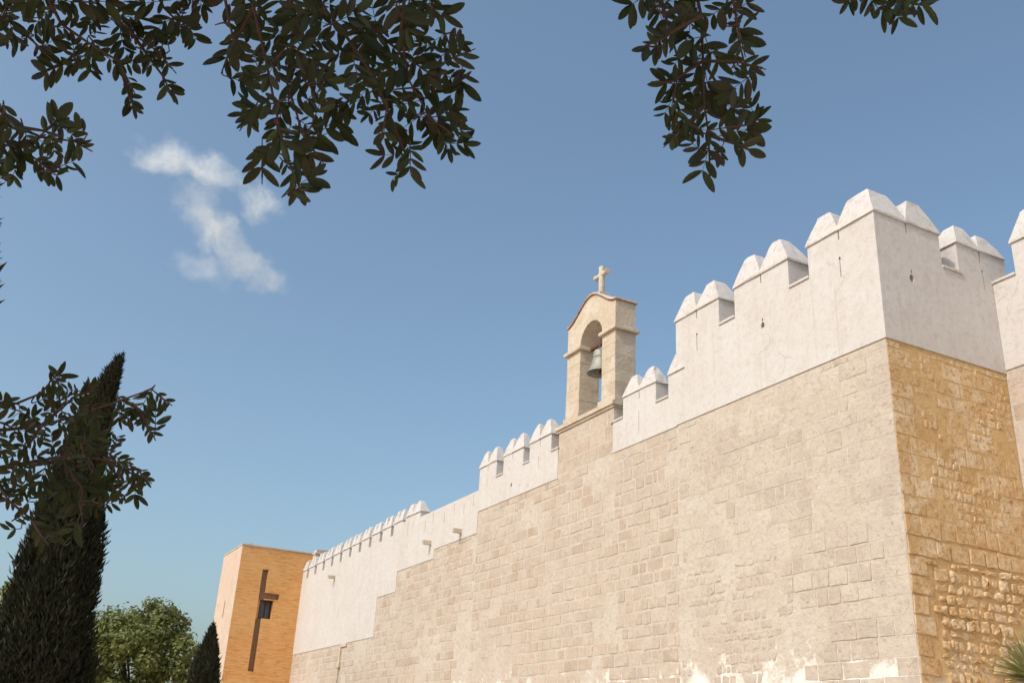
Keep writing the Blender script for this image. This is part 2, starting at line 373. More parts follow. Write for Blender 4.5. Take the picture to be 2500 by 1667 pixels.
# ------------------------------------------------------------------ merlon caps
CAPMESH = {}
def cap(thing, x0, x1, y0, y1, z, h, o=0.035, ins=(.28,.37,.22,.44), turn=False):
    """hand-built cap: four steep faces running up to a small uneven top; ins = share taken off left, right, front, back"""
    w, d = x1-x0, y1-y0
    if turn: ins = (ins[3], ins[2], ins[0], ins[1])
    m = MB(); vs = []; j = lambda s=.010: RNG.uniform(-s, s)
    prof = [(0.0, 0.0), (0.05, 0.0), (0.50, 0.44), (0.84, 0.80), (0.95, 0.94), (1.0, 1.12)]
    L, R, F, B = (i*s for i, s in zip(ins, (w, w, d, d)))
    L, R, F, B = (q*RNG.uniform(.9,1.12) for q in (L, R, F, B)); hh = h*RNG.uniform(.96,1.05)
    for t, f in prof:
        xa, xb, ya, yb = -w/2-o+(L+o)*f, w/2+o-(R+o)*f, -d/2-o+(F+o)*f, d/2+o-(B+o)*f
        xm, ym = (xa+xb)/2, (ya+yb)/2
        for px, py in ((xa,ya),(xm,ya),(xb,ya),(xb,ym),(xb,yb),(xm,yb),(xa,yb),(xa,ym)): vs.append((px+j(), py+j(), hh*t + j(.008)))
    n = len(prof)
    fs = [(r*8+i, r*8+(i+1)%8, (r+1)*8+(i+1)%8, (r+1)*8+i) for r in range(n-1) for i in range(8)]
    vs.append(((xa+xb)/2, (ya+yb)/2, hh*1.05)); fs += [((n-1)*8+i, (n-1)*8+(i+1)%8, len(vs)-1) for i in range(8)] + [tuple(range(7,-1,-1))]
    m.add(vs, fs); me = m.mesh('cap_shape'); me.materials.append(M['plaster_cap'])
    ob = bpy.data.objects.new('merlon_cap', me); COL.objects.link(ob); ob.parent = thing
    ob.location = Vector(((x0+x1)/2, (y0+y1)/2, z)) - thing.location
    return ob
def sill(thing, x0, x1, y0, y1, z, h=0.055):
    m = MB(); m.box(x0, x1, y0, y1, z-h, z+0.004); return child(m.build('crenel_sill', M['plaster_cap']), thing)

def zb(x):                              # lower edge of the plaster along the long wall
    if x > -7.08: return 9.98
    if x > -10.17: return 9.95
    if x > -13.35: return 11.34
    if x > -19.05: return 9.88
    if x > -22.84: return 9.10
    if x > -26.65: return 8.74
    if x > -28.80: return 7.90
    return 6.25

# ================================================================== near corner of the wall
near = empty('fortress_wall', (-3.5, 1.0, 0), 'near corner of the fortress wall with white parapet, pale front and golden side', 'wall'); near['kind'] = 'thing'
T = 0.78
core = MB(); core.box(-7.08, -0.027, 0.024, 10.0, -0.5, 10.9)
core_o = child(core.build('front_masonry', M['mortar_front']), near)
cs = MB(); cs.box(-0.09, -0.024, 0.075, 9.99, -0.5, 10.6); child(cs.build('side_masonry', M['mortar_side']), near)
par = MB(); par.prism_z([(-7.08,0),(0,0),(0,4.13),(-T,4.13),(-T,T),(-7.08,T)], 9.98, 12.93)
par_o = par.build('parapet', M['plaster'])
k = MB()
for a, b in ((-2.66,-2.0), (-5.24,-4.62)): k.box(a, b, -1, T+0.5, 12.2, 14)
k.box(-T-0.5, 1, 1.98, 2.53, 12.18, 14)
def slit_cut(k, x, z0, z1, w, y=0.0, d=0.5, hole=0.0):
    k.box(x-w/2, x+w/2, y-0.2, y+d, z0, z1)
def disc_y(k, x, z, rx, rz, y0, y1, n=10): k.prism_y([(x+rx*math.cos(i*2*math.pi/n), z+rz*math.sin(i*2*math.pi/n)) for i in range(n)], y0, y1)
def disc_x(k, y, z, ry, rz, x0, x1, n=10):
    vs = [(x0, y+ry*math.cos(i*2*math.pi/n), z+rz*math.sin(i*2*math.pi/n)) for i in range(n)] + [(x1, y+ry*math.cos(i*2*math.pi/n), z+rz*math.sin(i*2*math.pi/n)) for i in range(n)]
    k.add(vs, [tuple(range(n)), tuple(range(2*n-1,n-1,-1))] + [(i,(i+1)%n,(i+1)%n+n,i+n) for i in range(n)])
for x in (-6.16, -3.62, -1.03): slit_cut(k, x, 12.70, 13.5, 0.035)          # gap between paired caps
cut(par_o, k)
k = MB()
for x in (-6.17, -1.05):                                                     # arrow slits
    slit_cut(k, x, 11.78, 12.20, 0.022, d=0.3)
    disc_y(k, x, 12.24, 0.03, 0.045, -0.2, 0.3)
disc_y(k, -3.63, 11.57, 0.065, 0.085, -0.2, 0.4)                            # loopholes
disc_y(k, -3.63, 11.71, 0.025, 0.045, -0.2, 0.4)
k.box(-0.4, 0.2, 0.94, 0.98, 12.68, 13.5); k.box(-0.4, 0.2, 3.26, 3.30, 12.62, 13.5)
k.box(-0.3, 0.2, 3.30, 3.325, 11.95, 12.38); disc_x(k, 3.31, 12.40, 0.03, 0.045, -0.3, 0.2)
disc_x(k, 0.97, 11.58, 0.07, 0.09, -0.4, 0.2); disc_x(k, 0.98, 11.74, 0.025, 0.05, -0.4, 0.2)
cut(par_o, k); child(par_o, near)
CB = 12.93; CH = 0.76
for a, b in ((-7.08,-6.16), (-6.16,-5.24), (-4.62,-3.62), (-3.62,-2.66), (-2.0,-1.03)): cap(near, a, b, 0, T, CB, CH)
cap(near, -1.03, 0, 0, 0.96, CB, 0.84, ins=(.17,.28,.22,.22))
cap(near, -T, 0, 0.96, 1.98, CB, CH, turn=True)
cap(near, -T, 0, 2.53, 3.29, CB-0.02, 0.60, turn=True); cap(near, -T, 0, 3.29, 4.10, CB-0.02, 0.60, turn=True)
for a, b in ((-2.66,-2.0), (-5.24,-4.62)): sill(near, a+0.002, b-0.002, -0.035, T, 12.215)
m = MB(); m.box(-T, 0.035, 1.982, 2.60, 12.13, 12.19); child(m.build('crenel_sill', M['plaster_cap']), near)

def patch(u, z, f, thr, seed=0.0): return noise.fractal(Vector((u*f + seed, z*f*1.2, seed)), 1.0, 2.0, 4) > thr
# front: quoins, faint courses under a wash of mortar, rubble at the foot
rows = []; z = 1.6; i = 0
while z < 9.9:
    h = min(RNG.uniform(.32, .44), 9.955 - z)
    if h > .15: rows.append((z, h, (0.86, 0.52)[i % 2]*RNG.uniform(.8,1.2), (0.38, 0.64)[i % 2]*RNG.uniform(.8,1.2)))
    z += h; i += 1
cells = []; edge = []
for z, h, wf, ws in rows:                # quoin first, then the course runs on to the left
    cells.append((rect(-0.03-wf, -0.03, z+.006, z+h-.006, .004), .006, .008, 0))
    u = -0.03 - wf; lim = -7.06 if z > 6.1 else -3.0 + RNG.uniform(-.6,.6); edge.append((z, z+h, lim))
    while u > lim + .2:
        w = RNG.uniform(.28, .75); a = max(u - w, lim)
        thr = .12 if z > 6.1 else .2
        if not patch((a+u)/2, z+h/2, .55, thr, 3.1): cells.append((rect(a+.012, u-.012, z+.012, z+h-.012, .010), (.008 if z > 6.1 else .013)*RNG.uniform(.5,1.4), .012, 0))
        u = a
def left_of(u, z):
    for a, b, l in edge:
        if a <= z <= b: return u < l - .10
    return False
cells += courses(-7.06, -2.2, 1.6, 6.1, (.17,.27), (.16,.42), .04, 0.012, 1, lambda u, z: left_of(u+.1, z) and not patch(u, z, .7, .10, 8.1), jit=.018, bevel=.012)
lay_stones(cells, near, M['stone_near'], ('y', 0.026), 300)
# side: quoins, eroded ashlar above, coursed blocks, deep rubble below
cells = []; zq = []
for z, h, wf, ws in rows:
    cells.append((rect(0.03, 0.03+ws, z+.010, z+h-.010, .008), .020 if z < 6.4 else .008, .012, 0)); zq.append((z, z+h, ws))
    if z < 5.3: continue
    u = 0.03 + ws
    while u < 3.45:
        w = RNG.uniform(.45,.95) if z > 6.2 else RNG.uniform(.28,.55); b = min(u + w, 3.61)
        if z <= 6.2 or not patch((u+b)/2, z+h/2, .8, .12, 5.2):
            cells.append((rect(u+.014, b-.014, z+.016, z+h-.016, .018), (.007 if z > 6.2 else .024)*RNG.uniform(.5,1.4), .014, 0))
        u = b
ztop = min(z+h for z, h, wf, ws in rows if z + h > 5.3)
def qfree(u, z, r=.10):
    for a, b, w in zq:
        if a - .08 < z < b + .08 and u < w + .03 + r: return False
    return True
cells += courses(0.3, 3.62, 6.3, 9.96, (.14,.22), (.12,.3), .04, .012, 1, lambda u, z: qfree(u,z,.15) and patch(u, z, .8, .14, 5.2), jit=.025, bevel=.012)
cells += courses(0.25, 3.62, 1.6, ztop-.01, (.15,.27), (.13,.40), .045, .042, 1, lambda u, z: qfree(u, z, .11) and RNG.random() > .03, jit=.030, bevel=.016)
lay_stones(cells, near, M['stone_side'], ('x', -0.026), 300, stuffname='side_stone_field')

# ================================================================== recessed wall at the right edge
rec = empty('fortress_wall', (3.0, 4.2, 0), 'sunlit recessed wall stretch at the right edge beyond the golden side face', 'wall'); rec['kind'] = 'thing'
m = MB(); m.box(-0.02, 12, 3.625, 9.5, -0.5, 10.8); child(m.build('front_masonry', M['mortar_front']), rec)
m = MB(); m.box(0.004, 12, 3.60, 4.4, 10.06, 12.93); po = m.build('parapet', M['plaster'])
k = MB(); x = 0.0
while x < 11.5:
    k.box(x-0.05 if x == 0 else x, x+0.6, 3, 5, 12.2, 14); slit_cut(k, x+1.55, 12.7, 13.5, .035, 3.6); x += 2.52
cut(po, k); child(po, rec); x = 0.0
while x < 11.5:
    sill(rec, x+.006, x+.598, 3.565, 4.38, 12.215)
    for a, b in ((.6,1.55),(1.55,2.52)):
        if x + b < 12.1: cap(rec, x+a, x+b, 3.6, 4.38, CB, CH)
    x += 2.52
lay_stones(courses(0.02, 6.0, 1.6, 10.03, (.34,.46), (.4,.9), .03, .006, 0, lambda u, z: not patch(u, z, .5, .05, 9.1)), rec, M['stone_front'], ('y', 3.627), 120)

# ================================================================== middle stretch with the bell gable
mid = empty('fortress_wall', (-13.0, 1.0, 0), 'middle stretch of pale coursed stone wall beneath the bell gable, with small white merlons', 'wall'); mid['kind'] = 'thing'
m = MB(); m.box(-19.05, -7.081, 0.026, 6.0, -0.5, 9.99); m.box(-13.35, -10.17, 0.026, 1.3, 9.991, 11.36)
child(m.build('front_masonry', M['mortar_front']), mid)
T2 = 0.42
def mid_parapet(x0, x1, cren, caps_, slits, gaps, holes=()):
    m = MB(); m.box(x0, x1, 0.002, T2, zb((x0+x1)/2), 11.48); po = m.build('parapet', M['plaster'])
    k = MB()
    for a, b in cren: k.box(a, b, -1, 2, 10.9, 13)
    for x in gaps: slit_cut(k, x, 11.24, 12.5, .03)
    for x, a, b in slits: slit_cut(k, x, a, b, .02, d=.2)
    for x, z in holes: disc_y(k, x, z, .05, .08, -.2, .3)
    cut(po, k); child(po, mid)
    for a, b in cren: sill(mid, a+.002, b-.002, -.03, T2, 10.915, .045)
    for a, b in caps_: cap(mid, a, b, 0.002, T2, 11.48, 0.62, .03, (.34,.38,.28,.40))
mid_parapet(-19.10, -13.352, ((-17.73,-17.19), (-15.72,-15.27), (-13.81,-13.3)),
    ((-19.1,-18.42),(-18.42,-17.73),(-17.19,-16.5),(-16.5,-15.72),(-15.27,-14.56),(-14.56,-13.81)),
    ((-18.44,10.55,10.98), (-14.62,10.45,10.9)), (-18.42,-16.5,-14.56), ((-16.5,10.33),))
mid_parapet(-10.168, -7.082, ((-10.3,-9.65), (-8.03,-7.45)),
    ((-9.65,-8.84),(-8.84,-8.03)), ((-8.85,10.3,10.85),), (-8.84,))
cap(mid, -7.45, -6.75, 0.002, T2, 11.48, 0.62, .03, (.34,.38,.28,.40))
cells = courses(-19.05, -7.09, 1.8, 9.9, (.29,.37), (.30,.78), .045, 0.011, 0, lambda u, z: not patch(u, z, .45, .25, 2.2), top=lambda u: min(zb(u), 9.95) + .01)
cells += courses(-13.34, -10.18, 9.96, 11.36, (.40,.5), (.5,1.0), .02, 0.005, 0)
lay_stones(cells, mid, M['stone_front'], ('y', 0.028), 300)

# ================================================================== far stretch
far = empty('fortress_wall', (-30.0, 1.0, 0), 'far stretch of wall with stepped white plaster and tiny merlons beside the orange tower', 'wall'); far['kind'] = 'thing'
m = MB(); m.box(-41.0, -19.051, 0.026, 5.0, -0.5, 9.8); child(m.build('front_masonry', M['mortar_front']), far)
capz = lambda x: 10.93 + (x + 25.0)*0.0205
poly = [(-41.0,6.25),(-28.8,6.25),(-28.8,7.9),(-26.65,7.9),(-26.65,8.74),(-22.84,8.74),(-22.84,9.10),(-19.05,9.10),(-19.05,9.88),(-19.101,9.88),(-19.101,10.68),(-24.6,10.68),(-24.6,capz(-25)),(-41.0,capz(-41))]
m = MB(); m.prism_y(poly, 0.004, 0.40); po = m.build('parapet', M['plaster'])
k = MB(); slots = [-26.22 - 1.372*i for i in range(11)]
for i, x in enumerate(slots): k.box(x-.30, x+.02, -1, 2, capz(x) - (.48 if i else .12), 13)
for i, x in enumerate((-24.0,-23.2,-22.1,-21.2,-20.3,-19.5)): slit_cut(k, x, 10.0+.16*(i%2), 10.42+.16*(i%2), .03, d=.2)
for x, a, b in ((-25.3,10.2,10.6),(-25.9,10.05,10.7),(-31.0,7.2,7.9),(-34.0,7.5,8.1)): slit_cut(k, x, a, b, .025, d=.15)
cut(po, k); child(po, far)
edges = [-24.6] + slots
for i in range(len(edges)):
    b = edges[i] - (.30 if i else 0); a = (edges[i+1] + .02) if i+1 < len(edges) else b - 1.05
    if a < -41: a = -41 + .02
    mm = (a+b)/2; zc = capz(mm)
    cap(far, a, mm, 0.004, .40, zc, .54, .03); cap(far, mm, b, 0.004, .40, zc, .54, .03)
for x, z in ((-20.4, 9.37), (-23.25, 9.38), (-35.2, 9.55)):      # stone spouts
    m = MB(); m.prism_y([(x-.07,z-.06),(x+.07,z-.06),(x+.07,z+.09),(x+.03,z+.09),(x+.03,z),(x-.03,z),(x-.03,z+.09),(x-.07,z+.09)], -0.34, 0.05)
    child(m.build('water_spout', M['stone_gable']), far)
m = MB()                                                           # broken plaster edge with a worn channel
m.box(-33.0, -32.2, -0.035, 0.1, 6.10, 6.24); m.box(-33.05,-32.88,-0.06,.1,5.35,6.10); m.box(-33.1,-32.8,-.08,.1,5.2,5.42); m.box(-33.12,-32.95,-.05,.1,3.6,5.2)
child(m.build('brick_channel', M['stone_gable']), far)
cells = courses(-41.0, -19.06, 2.2, 9.1, (.28,.36), (.30,.72), .045, 0.011, 0, lambda u, z: not patch(u, z, .4, .22 if u > -30 else .0, 6.6), top=lambda u: zb(u) + .01)
lay_stones(cells, far, M['stone_front'], ('y', 0.028), 300)
m = MB(); m.box(-41.0, -40.45, 0.42, 1.0, 9.8, 11.55); m.box(-41.05, -40.40, .38, 1.05, 11.55, 11.63); m.box(-40.95,-40.5,.46,.98,11.63,11.80)
tag(m.build('wall_pillar', M['stone_gable']), 'small pale pillar on the wall top beside the orange tower', 'pillar')
m = MB()
for i in range(5): m.tube([(-40.0 + .42*i, .6, 9.7), (-40.0 + .42*i, .6, 11.72 - .07*i)], .018, .018, 5)
m.tube([(-40.05,.6,11.70),(-38.25,.6,11.42)], .015, .015, 5); m.tube([(-40.05,.6,11.35),(-38.25,.6,11.15)], .012, .012, 5)
tag(m.build('hand_rail', M['pink_rail']), 'thin rusty red handrail on the far wall top beside the pillar', 'railing')
# ================================================================== bell gable
gab = empty('bell_gable', (-11.76, 0.5, 11.36), 'stone bell gable with round arch, wavy roof and cross on top of the wall', 'bell gable')
Y0, Y1 = 0.15, 0.89
m = MB(); m.box(-13.50, -10.10, -0.07, 0.98, 11.44, 11.56); m.box(-13.44, -10.14, -0.02, 0.95, 11.362, 11.44)
child(m.build('ledge', M['stone_gable']), gab)
for x0, x1, e0, e1 in ((-13.21,-12.40,-.10,.0), (-11.08,-10.33,-.16,.05)):
    z = 11.562; i = 0
    for h in (0.26, 0.44, 0.41, 0.46, 0.40, 0.43):
        m = MB(); j = RNG.uniform(-.008,.008)
        a, b = (x0 + min(e0,0), x1 + max(e1,0)) if i == 0 else (x0 + j, x1 + RNG.uniform(-.008,.008))
        h2 = min(h, 13.955 - z)
        m.box(a, b, Y0 - (.03 if i == 0 else RNG.uniform(-.006,.006)), Y1 + RNG.uniform(-.006,.006), z, z + h2 - .003)
        o = child(m.build('block', M['stone_gable']), gab); o['label'] = 'squared limestone block of a pier'
        bv = o.modifiers.new('b', 'BEVEL'); bv.width = .007; bv.segments = 2
        z += h2; i += 1
    m = MB(); m.box(x0+.012, x1-.012, Y0+.012, Y1-.012, 11.57, 13.95); child(m.build('pier_core', M['mortar_front']), gab)
    m = MB(); m.box(x0-.10, x1+.10, Y0-.10, Y1+.09, 13.957, 14.075); o = child(m.build('impost', M['stone_gable']), gab)
    bv = o.modifiers.new('b', 'BEVEL'); bv.width = .025; bv.segments = 2
XL, XR = -13.20, -10.34; XC = (XL+XR)/2; HW = (XR-XL)/2
ogee = lambda t: 14.96 + 0.68*(0.5 - 0.5*math.cos(math.pi*t))
top = []
NS = 16
for i in range(NS+1): top.append((XR - HW*i/NS, ogee(i/NS)))
for i in range(1, NS+1): top.append((XC - HW*i/NS, ogee(1 - i/NS)))
ac, ar = (-12.40-11.08)/2, (12.40-11.08)/2
arch = [(ac - ar*math.cos(math.pi*i/20), 14.077 + ar*math.sin(math.pi*i/20)) for i in range(21)]
m = MB(); m.prism_y([(XL,14.077)] + arch + [(XR,14.077)] + top, Y0, Y1)
child(m.build('arched_head', M['stone_gable']), gab)
def roof_strip(off0, off1, y0, y1, ov):
    lo, hi = [], []
    for i in range(2*NS+1):
        t = i/(2*NS); x = XL - ov + (XR - XL + 2*ov)*t; tt = 1 - abs(2*t - 1); z = ogee(tt)
        lo.append((x, z + off0)); hi.append((x, z + off1))
    m = MB(); n = len(lo)
    vs = [(x,y,z) for y in (y0,y1) for x,z in lo+hi]
    fs = []
    for i in range(n-1):
        fs += [(i,i+1,n+i+1,n+i), (2*n+i+1,2*n+i,3*n+i,3*n+i+1), (n+i,n+i+1,3*n+i+1,3*n+i), (i+1,i,2*n+i,2*n+i+1)]
    fs += [(0,n,3*n,2*n), (n-1,3*n-1,4*n-1,2*n-1)]
    m.add(vs, fs); return m
rf = child(roof_strip(.004, .034, Y0-.05, Y1+.05, .05).build('roof', M['terracotta'], smooth=False), gab)
rf2 = roof_strip(.035, .075, Y0-.03, Y1+.03, .035).build('roof_wash', M['plaster_cap']); rf2.parent = rf
m = MB(); yc = .52; xc = XC; z0 = ogee(1) + .06
m.prism_z([(xc-.20,yc-.20),(xc+.20,yc-.20),(xc+.20,yc+.20),(xc-.20,yc+.20)], z0, z0+.10)
def octo(cx, cy, r): return [(cx + r*math.cos(math.pi/8+i*math.pi/4), cy + r*math.sin(math.pi/8+i*math.pi/4)) for i in range(8)]
m.prism_z(octo(xc, yc, .10), z0+.10, z0+1.10)
m.tube([(xc-.37,yc,z0+.80),(xc-.30,yc,z0+.80)], .11, .10, 8); m.tube([(xc-.31,yc,z0+.80),(xc+.31,yc,z0+.80)], .085, .085, 8); m.tube([(xc+.30,yc,z0+.80),(xc+.37,yc,z0+.80)], .10, .11, 8)
cr = m.build('cross', M['stone_gable']); bv = cr.modifiers.new('b', 'BEVEL'); bv.width = .015; bv.segments = 2; child(cr, gab)

bell = empty('bell', (ac, .52, 13.02), 'grey-green bronze bell hanging in the arch of the bell gable', 'bell')
prof = [(.0,.80),(.13,.80),(.20,.77),(.235,.70),(.25,.55),(.275,.38),(.315,.22),(.37,.10),(.425,.03),(.435,.0),(.40,.005),(.34,.10),(.27,.25),(.22,.5),(.18,.7),(.0,.74)]
m = MB(); m.lathe(prof, (0,0,0), 32); o = m.build('bell_body', M['bronze'], bell, smooth=True)
for r, z in ((.385,.085),(.262,.52)):
    m = MB(); m.lathe([(r-.03,z+.02),(r+.008,z+.014),(r+.012,z),(r+.008,z-.014),(r-.02,z-.02)], (0,0,0), 32); m.build('band', M['bronze'], o, smooth=True)
m = MB(); m.tube([(0,0,.74),(0,0,.1)], .018, .02, 6); m.lathe([(0,.11),(.05,.09),(.07,.03),(.05,-.03),(0,-.05)], (0,0,0), 12); m.build('clapper', M['iron'], bell)
m = MB(); m.box(-.66, .66, -.055, .055, .955, 1.05); m.build('headstock', M['wood'], bell)
m = MB()
for s in (-1, 1):
    m.tube([(s*.10,0,.78),(s*.14,0,.88),(s*.10,0,1.10)], .022, .022, 6); m.tube([(s*.10,-.07,.98),(s*.10,.07,1.12)], .018, .018, 5)
m.tube([(0,-.1,.79),(0,-.03,.92),(0,0,1.0)], .03, .03, 6); m.tube([(-.14,0,1.1),(.14,0,1.1)], .02, .02, 5); m.tube([(-.05,0,1.05),(0.02,0,1.22)], .02, .015, 5)
m.build('hanger', M['iron'], bell)

# ================================================================== orange tower
wall_pink = plain('pale pink front tone', (0.60,0.45,0.36), 0.9, 0, .15, 2.0, .1)
tw = empty('brick_tower', (-43.2, -1.0, 0), 'orange brick tower with a slot window at the far left end of the wall', 'tower')
m = MB(); m.box(-45.5, -41.002, -3.46, 2.2, -0.5, 11.60); to = m.build('tower_body', M['brick'])
k = MB()
k.box(-41.26, -40, -2.22, -1.90, 5.25, 10.46)
cut(to, k)
k = MB(); k.box(-41.265, -40, -2.10, -1.13, 8.945, 9.26); cut(to, k)
k = MB(); k.box(-41.5, -40, -2.06, -1.39, 7.93, 8.90); cut(to, k)
k = MB(); k.box(-43.32, -43.14, -4, -3.2, 8.0, 8.9); k.box(-42.33, -42.30, -4, -3.40, 5.1, 10.3); cut(to, k)
child(to, tw)
m = MB(); m.box(-45.5,-43.32,-3.475,-3.463,-.4,11.59); m.box(-43.14,-42.33,-3.475,-3.463,-.4,11.59); m.box(-42.30,-41.0,-3.475,-3.463,-.4,11.59); m.box(-43.318,-43.142,-3.475,-3.463,8.9,11.59); m.box(-43.318,-43.142,-3.475,-3.463,-.4,8.0)  # thin layer added over the brick, making the front paler than the orange side
o = child(m.build('front_layer', wall_pink), tw); o['label'] = 'pale pink layer added over the brick front of the tower'
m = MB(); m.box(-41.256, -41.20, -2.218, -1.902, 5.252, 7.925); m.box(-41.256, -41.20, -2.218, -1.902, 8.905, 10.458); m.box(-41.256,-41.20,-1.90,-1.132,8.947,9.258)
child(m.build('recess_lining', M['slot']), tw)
win = MB(); win.box(-41.42, -41.34, -2.055, -1.99, 7.935, 8.895); win.box(-41.42, -41.34, -1.46, -1.395, 7.935, 8.895); win.box(-41.42,-41.34,-1.99,-1.46,7.935,8.0); win.box(-41.42,-41.34,-1.99,-1.46,8.83,8.895); win.box(-41.415,-41.345,-1.745,-1.705,8.0,8.83)
wo = child(win.build('window', M['frame']), tw)
for a, b in ((-1.99,-1.745),(-1.705,-1.46)):
    m = MB(); m.box(-41.39, -41.375, a, b, 8.0, 8.83); m.build('pane', M['glass'], wo)
m = MB(); m.box(-45.53,-40.97,-3.50,2.25,11.602,11.66); child(m.build('coping', M['stone_gable']), tw)
m = MB(); m.tube([(-41.6,-3.2,11.6),(-41.6,-3.2,11.78)],.02,.02,5); m.tube([(-41.6,-3.2,11.72),(-42.1,-2.7,11.92)],.02,.012,5); child(m.build('aerial_stub', M['pink_rail']), tw)

# ================================================================== low houses behind the trees
def house(x, y, w, d, h, label, mat, wins):
    t = empty('low_house', (x, y, 0), label, 'house')
    m = MB(); m.box(-w/2, w/2, -d/2, d/2, -0.3, h); m.build('wall', mat, t)
    m = MB(); e = .35
    m.add([(-w/2-e,-d/2-e,h+.002),(w/2+e,-d/2-e,h+.002),(w/2+e,d/2+e,h+.002),(-w/2-e,d/2+e,h+.002),(-w/2-e,0,h+1.1),(w/2+e,0,h+1.1)],
          [(0,1,5,4),(2,3,4,5),(0,4,3),(1,2,5),(0,3,2,1)]); m.build('roof', M['terracotta'], t)
    for yy in wins:
        m = MB(); m.box(w/2-.02, w/2+.05, yy-.5, yy+.5, 1.6, 3.0); f = m.build('window', M['frame'], t)
        m = MB(); m.box(w/2+.052, w/2+.06, yy-.42, yy+.42, 1.68, 2.92); m.build('pane', M['glass'], f)
wall_red = plain('red-orange render', (0.50,0.25,0.14), 0.9, 0, .25, 1.5, .1); wall_pale = plain('cream render', (0.62,0.50,0.38), 0.9, 0, .2, 1.2, .1)
house(-70, -3.5, 8, 10, 3.4, 'low red-orange house glimpsed under the broad green tree', wall_red, (-3,0,3))
house(-66, -14.6, 8, 7, 3.6, 'low cream house half hidden behind the tall cypress', wall_pale, (-2,1.5))

# ================================================================== cypresses
def cypress(loc, prof, label, n, seed, size=0.15, mat='cypress', tips=(), lean=(0,0)):
    """prof: list of (z, radius) from foot to tip"""
    rng = random.Random(seed); t = empty('cypress_tree', loc, label, 'tree')
    def rad(z):
        for (a, ra), (b, rb) in zip(prof, prof[1:]):
            if a <= z <= b: return ra + (rb-ra)*(z-a)/(b-a)
        return 0.0
    H = prof[-1][0]; z0 = prof[0][0]
    m = MB(); m.tube([(0,0,-.2),(0.02,0.01,z0+.6),(0,0,H*.6)], .16, .05, 8); m.build('trunk', M['bark'], t)
    def lump(a, z): return 1 + .30*noise.noise(Vector((math.cos(a)*2.2, math.sin(a)*2.2, z*.75 + seed))) + .12*noise.noise(Vector((math.cos(a)*5, math.sin(a)*5, z*2.0 + seed)))
    ax = lambda z: (lean[0]*max(0, z-H*.75)**2, lean[1]*max(0, z-H*.75)**2)
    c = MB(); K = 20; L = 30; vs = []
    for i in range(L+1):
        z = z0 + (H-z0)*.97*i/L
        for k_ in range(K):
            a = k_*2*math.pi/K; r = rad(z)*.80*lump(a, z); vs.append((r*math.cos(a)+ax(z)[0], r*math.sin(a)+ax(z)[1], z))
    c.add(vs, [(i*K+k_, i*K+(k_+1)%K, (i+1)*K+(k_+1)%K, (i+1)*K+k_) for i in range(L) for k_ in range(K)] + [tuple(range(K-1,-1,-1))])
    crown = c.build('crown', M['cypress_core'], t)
    b = MB()
    tot = [(z0 + (H-z0)*i/200) for i in range(201)]; wts = [rad(z)+.04 for z in tot]
    for _ in range(n):
        z = rng.choices(tot, wts)[0] + rng.uniform(-.03,.03); a = rng.uniform(0, 2*math.pi); r = rad(z)*lump(a, z)*(rng.uniform(.78, 1.04) if rng.random() > .06 else rng.uniform(1.0, 1.14))
        p = Vector((r*math.cos(a)+ax(z)[0], r*math.sin(a)+ax(z)[1], z))
        out = Vector((math.cos(a), math.sin(a), 0)); tan = Vector((-math.sin(a), math.cos(a), 0))
        d = (out*rng.uniform(-.1,1.1) + Vector((0,0,1)) + tan*rng.uniform(-.7,.7)).normalized()
        s = size*rng.uniform(.6,1.35)*(1 if rng.random() > .03 else 1.7); wv = s*rng.uniform(.07,.16)
        for sd in (tan, out):
            q = (sd + Vector((rng.uniform(-.5,.5), rng.uniform(-.5,.5), rng.uniform(-.3,.3)))).normalized()
            b.add([p - d*s*.35, p + q*wv + d*s*.1, p + d*s*.75, p - q*wv + d*s*.15], [(0,1,2),(0,2,3)])
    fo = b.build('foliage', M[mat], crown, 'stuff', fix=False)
    return t
def ground_at(px, py, dist):
    r = ray(px, py); h = math.hypot(r.x, r.y); return Vector((CAM.x + r.x/h*dist, CAM.y + r.y/h*dist, 0))
P = ground_at(262, 866, 18.0)
cypress(P, [(.5,.3),(1.0,.62),(2.0,.80),(3.0,.74),(3.9,.62),(4.9,.47),(5.6,.38),(6.4,.30),(7.0,.22),(7.5,.13),(7.9,.03)], 'tall dark cypress in the left foreground, its tip reaching above the leafy sprays', 42000, 3, .11, lean=(-.0,.06))
P = ground_at(521, 1520, 40.0)
cypress(P, [(.4,.35),(1.2,.66),(2.4,.68),(3.6,.56),(4.6,.36),(5.4,.15),(5.75,.03)], 'small cypress standing against the orange tower', 12000, 5, .18)
P = ground_at(-505, 1667, 11.0)
cypress(P, [(.5,.3),(2.0,.62),(4.5,.66),(6.2,.52),(7.2,.34),(8.0,.06)], 'brownish conifer whose twigs just show at the left edge', 9000, 9, .20, 'pine')

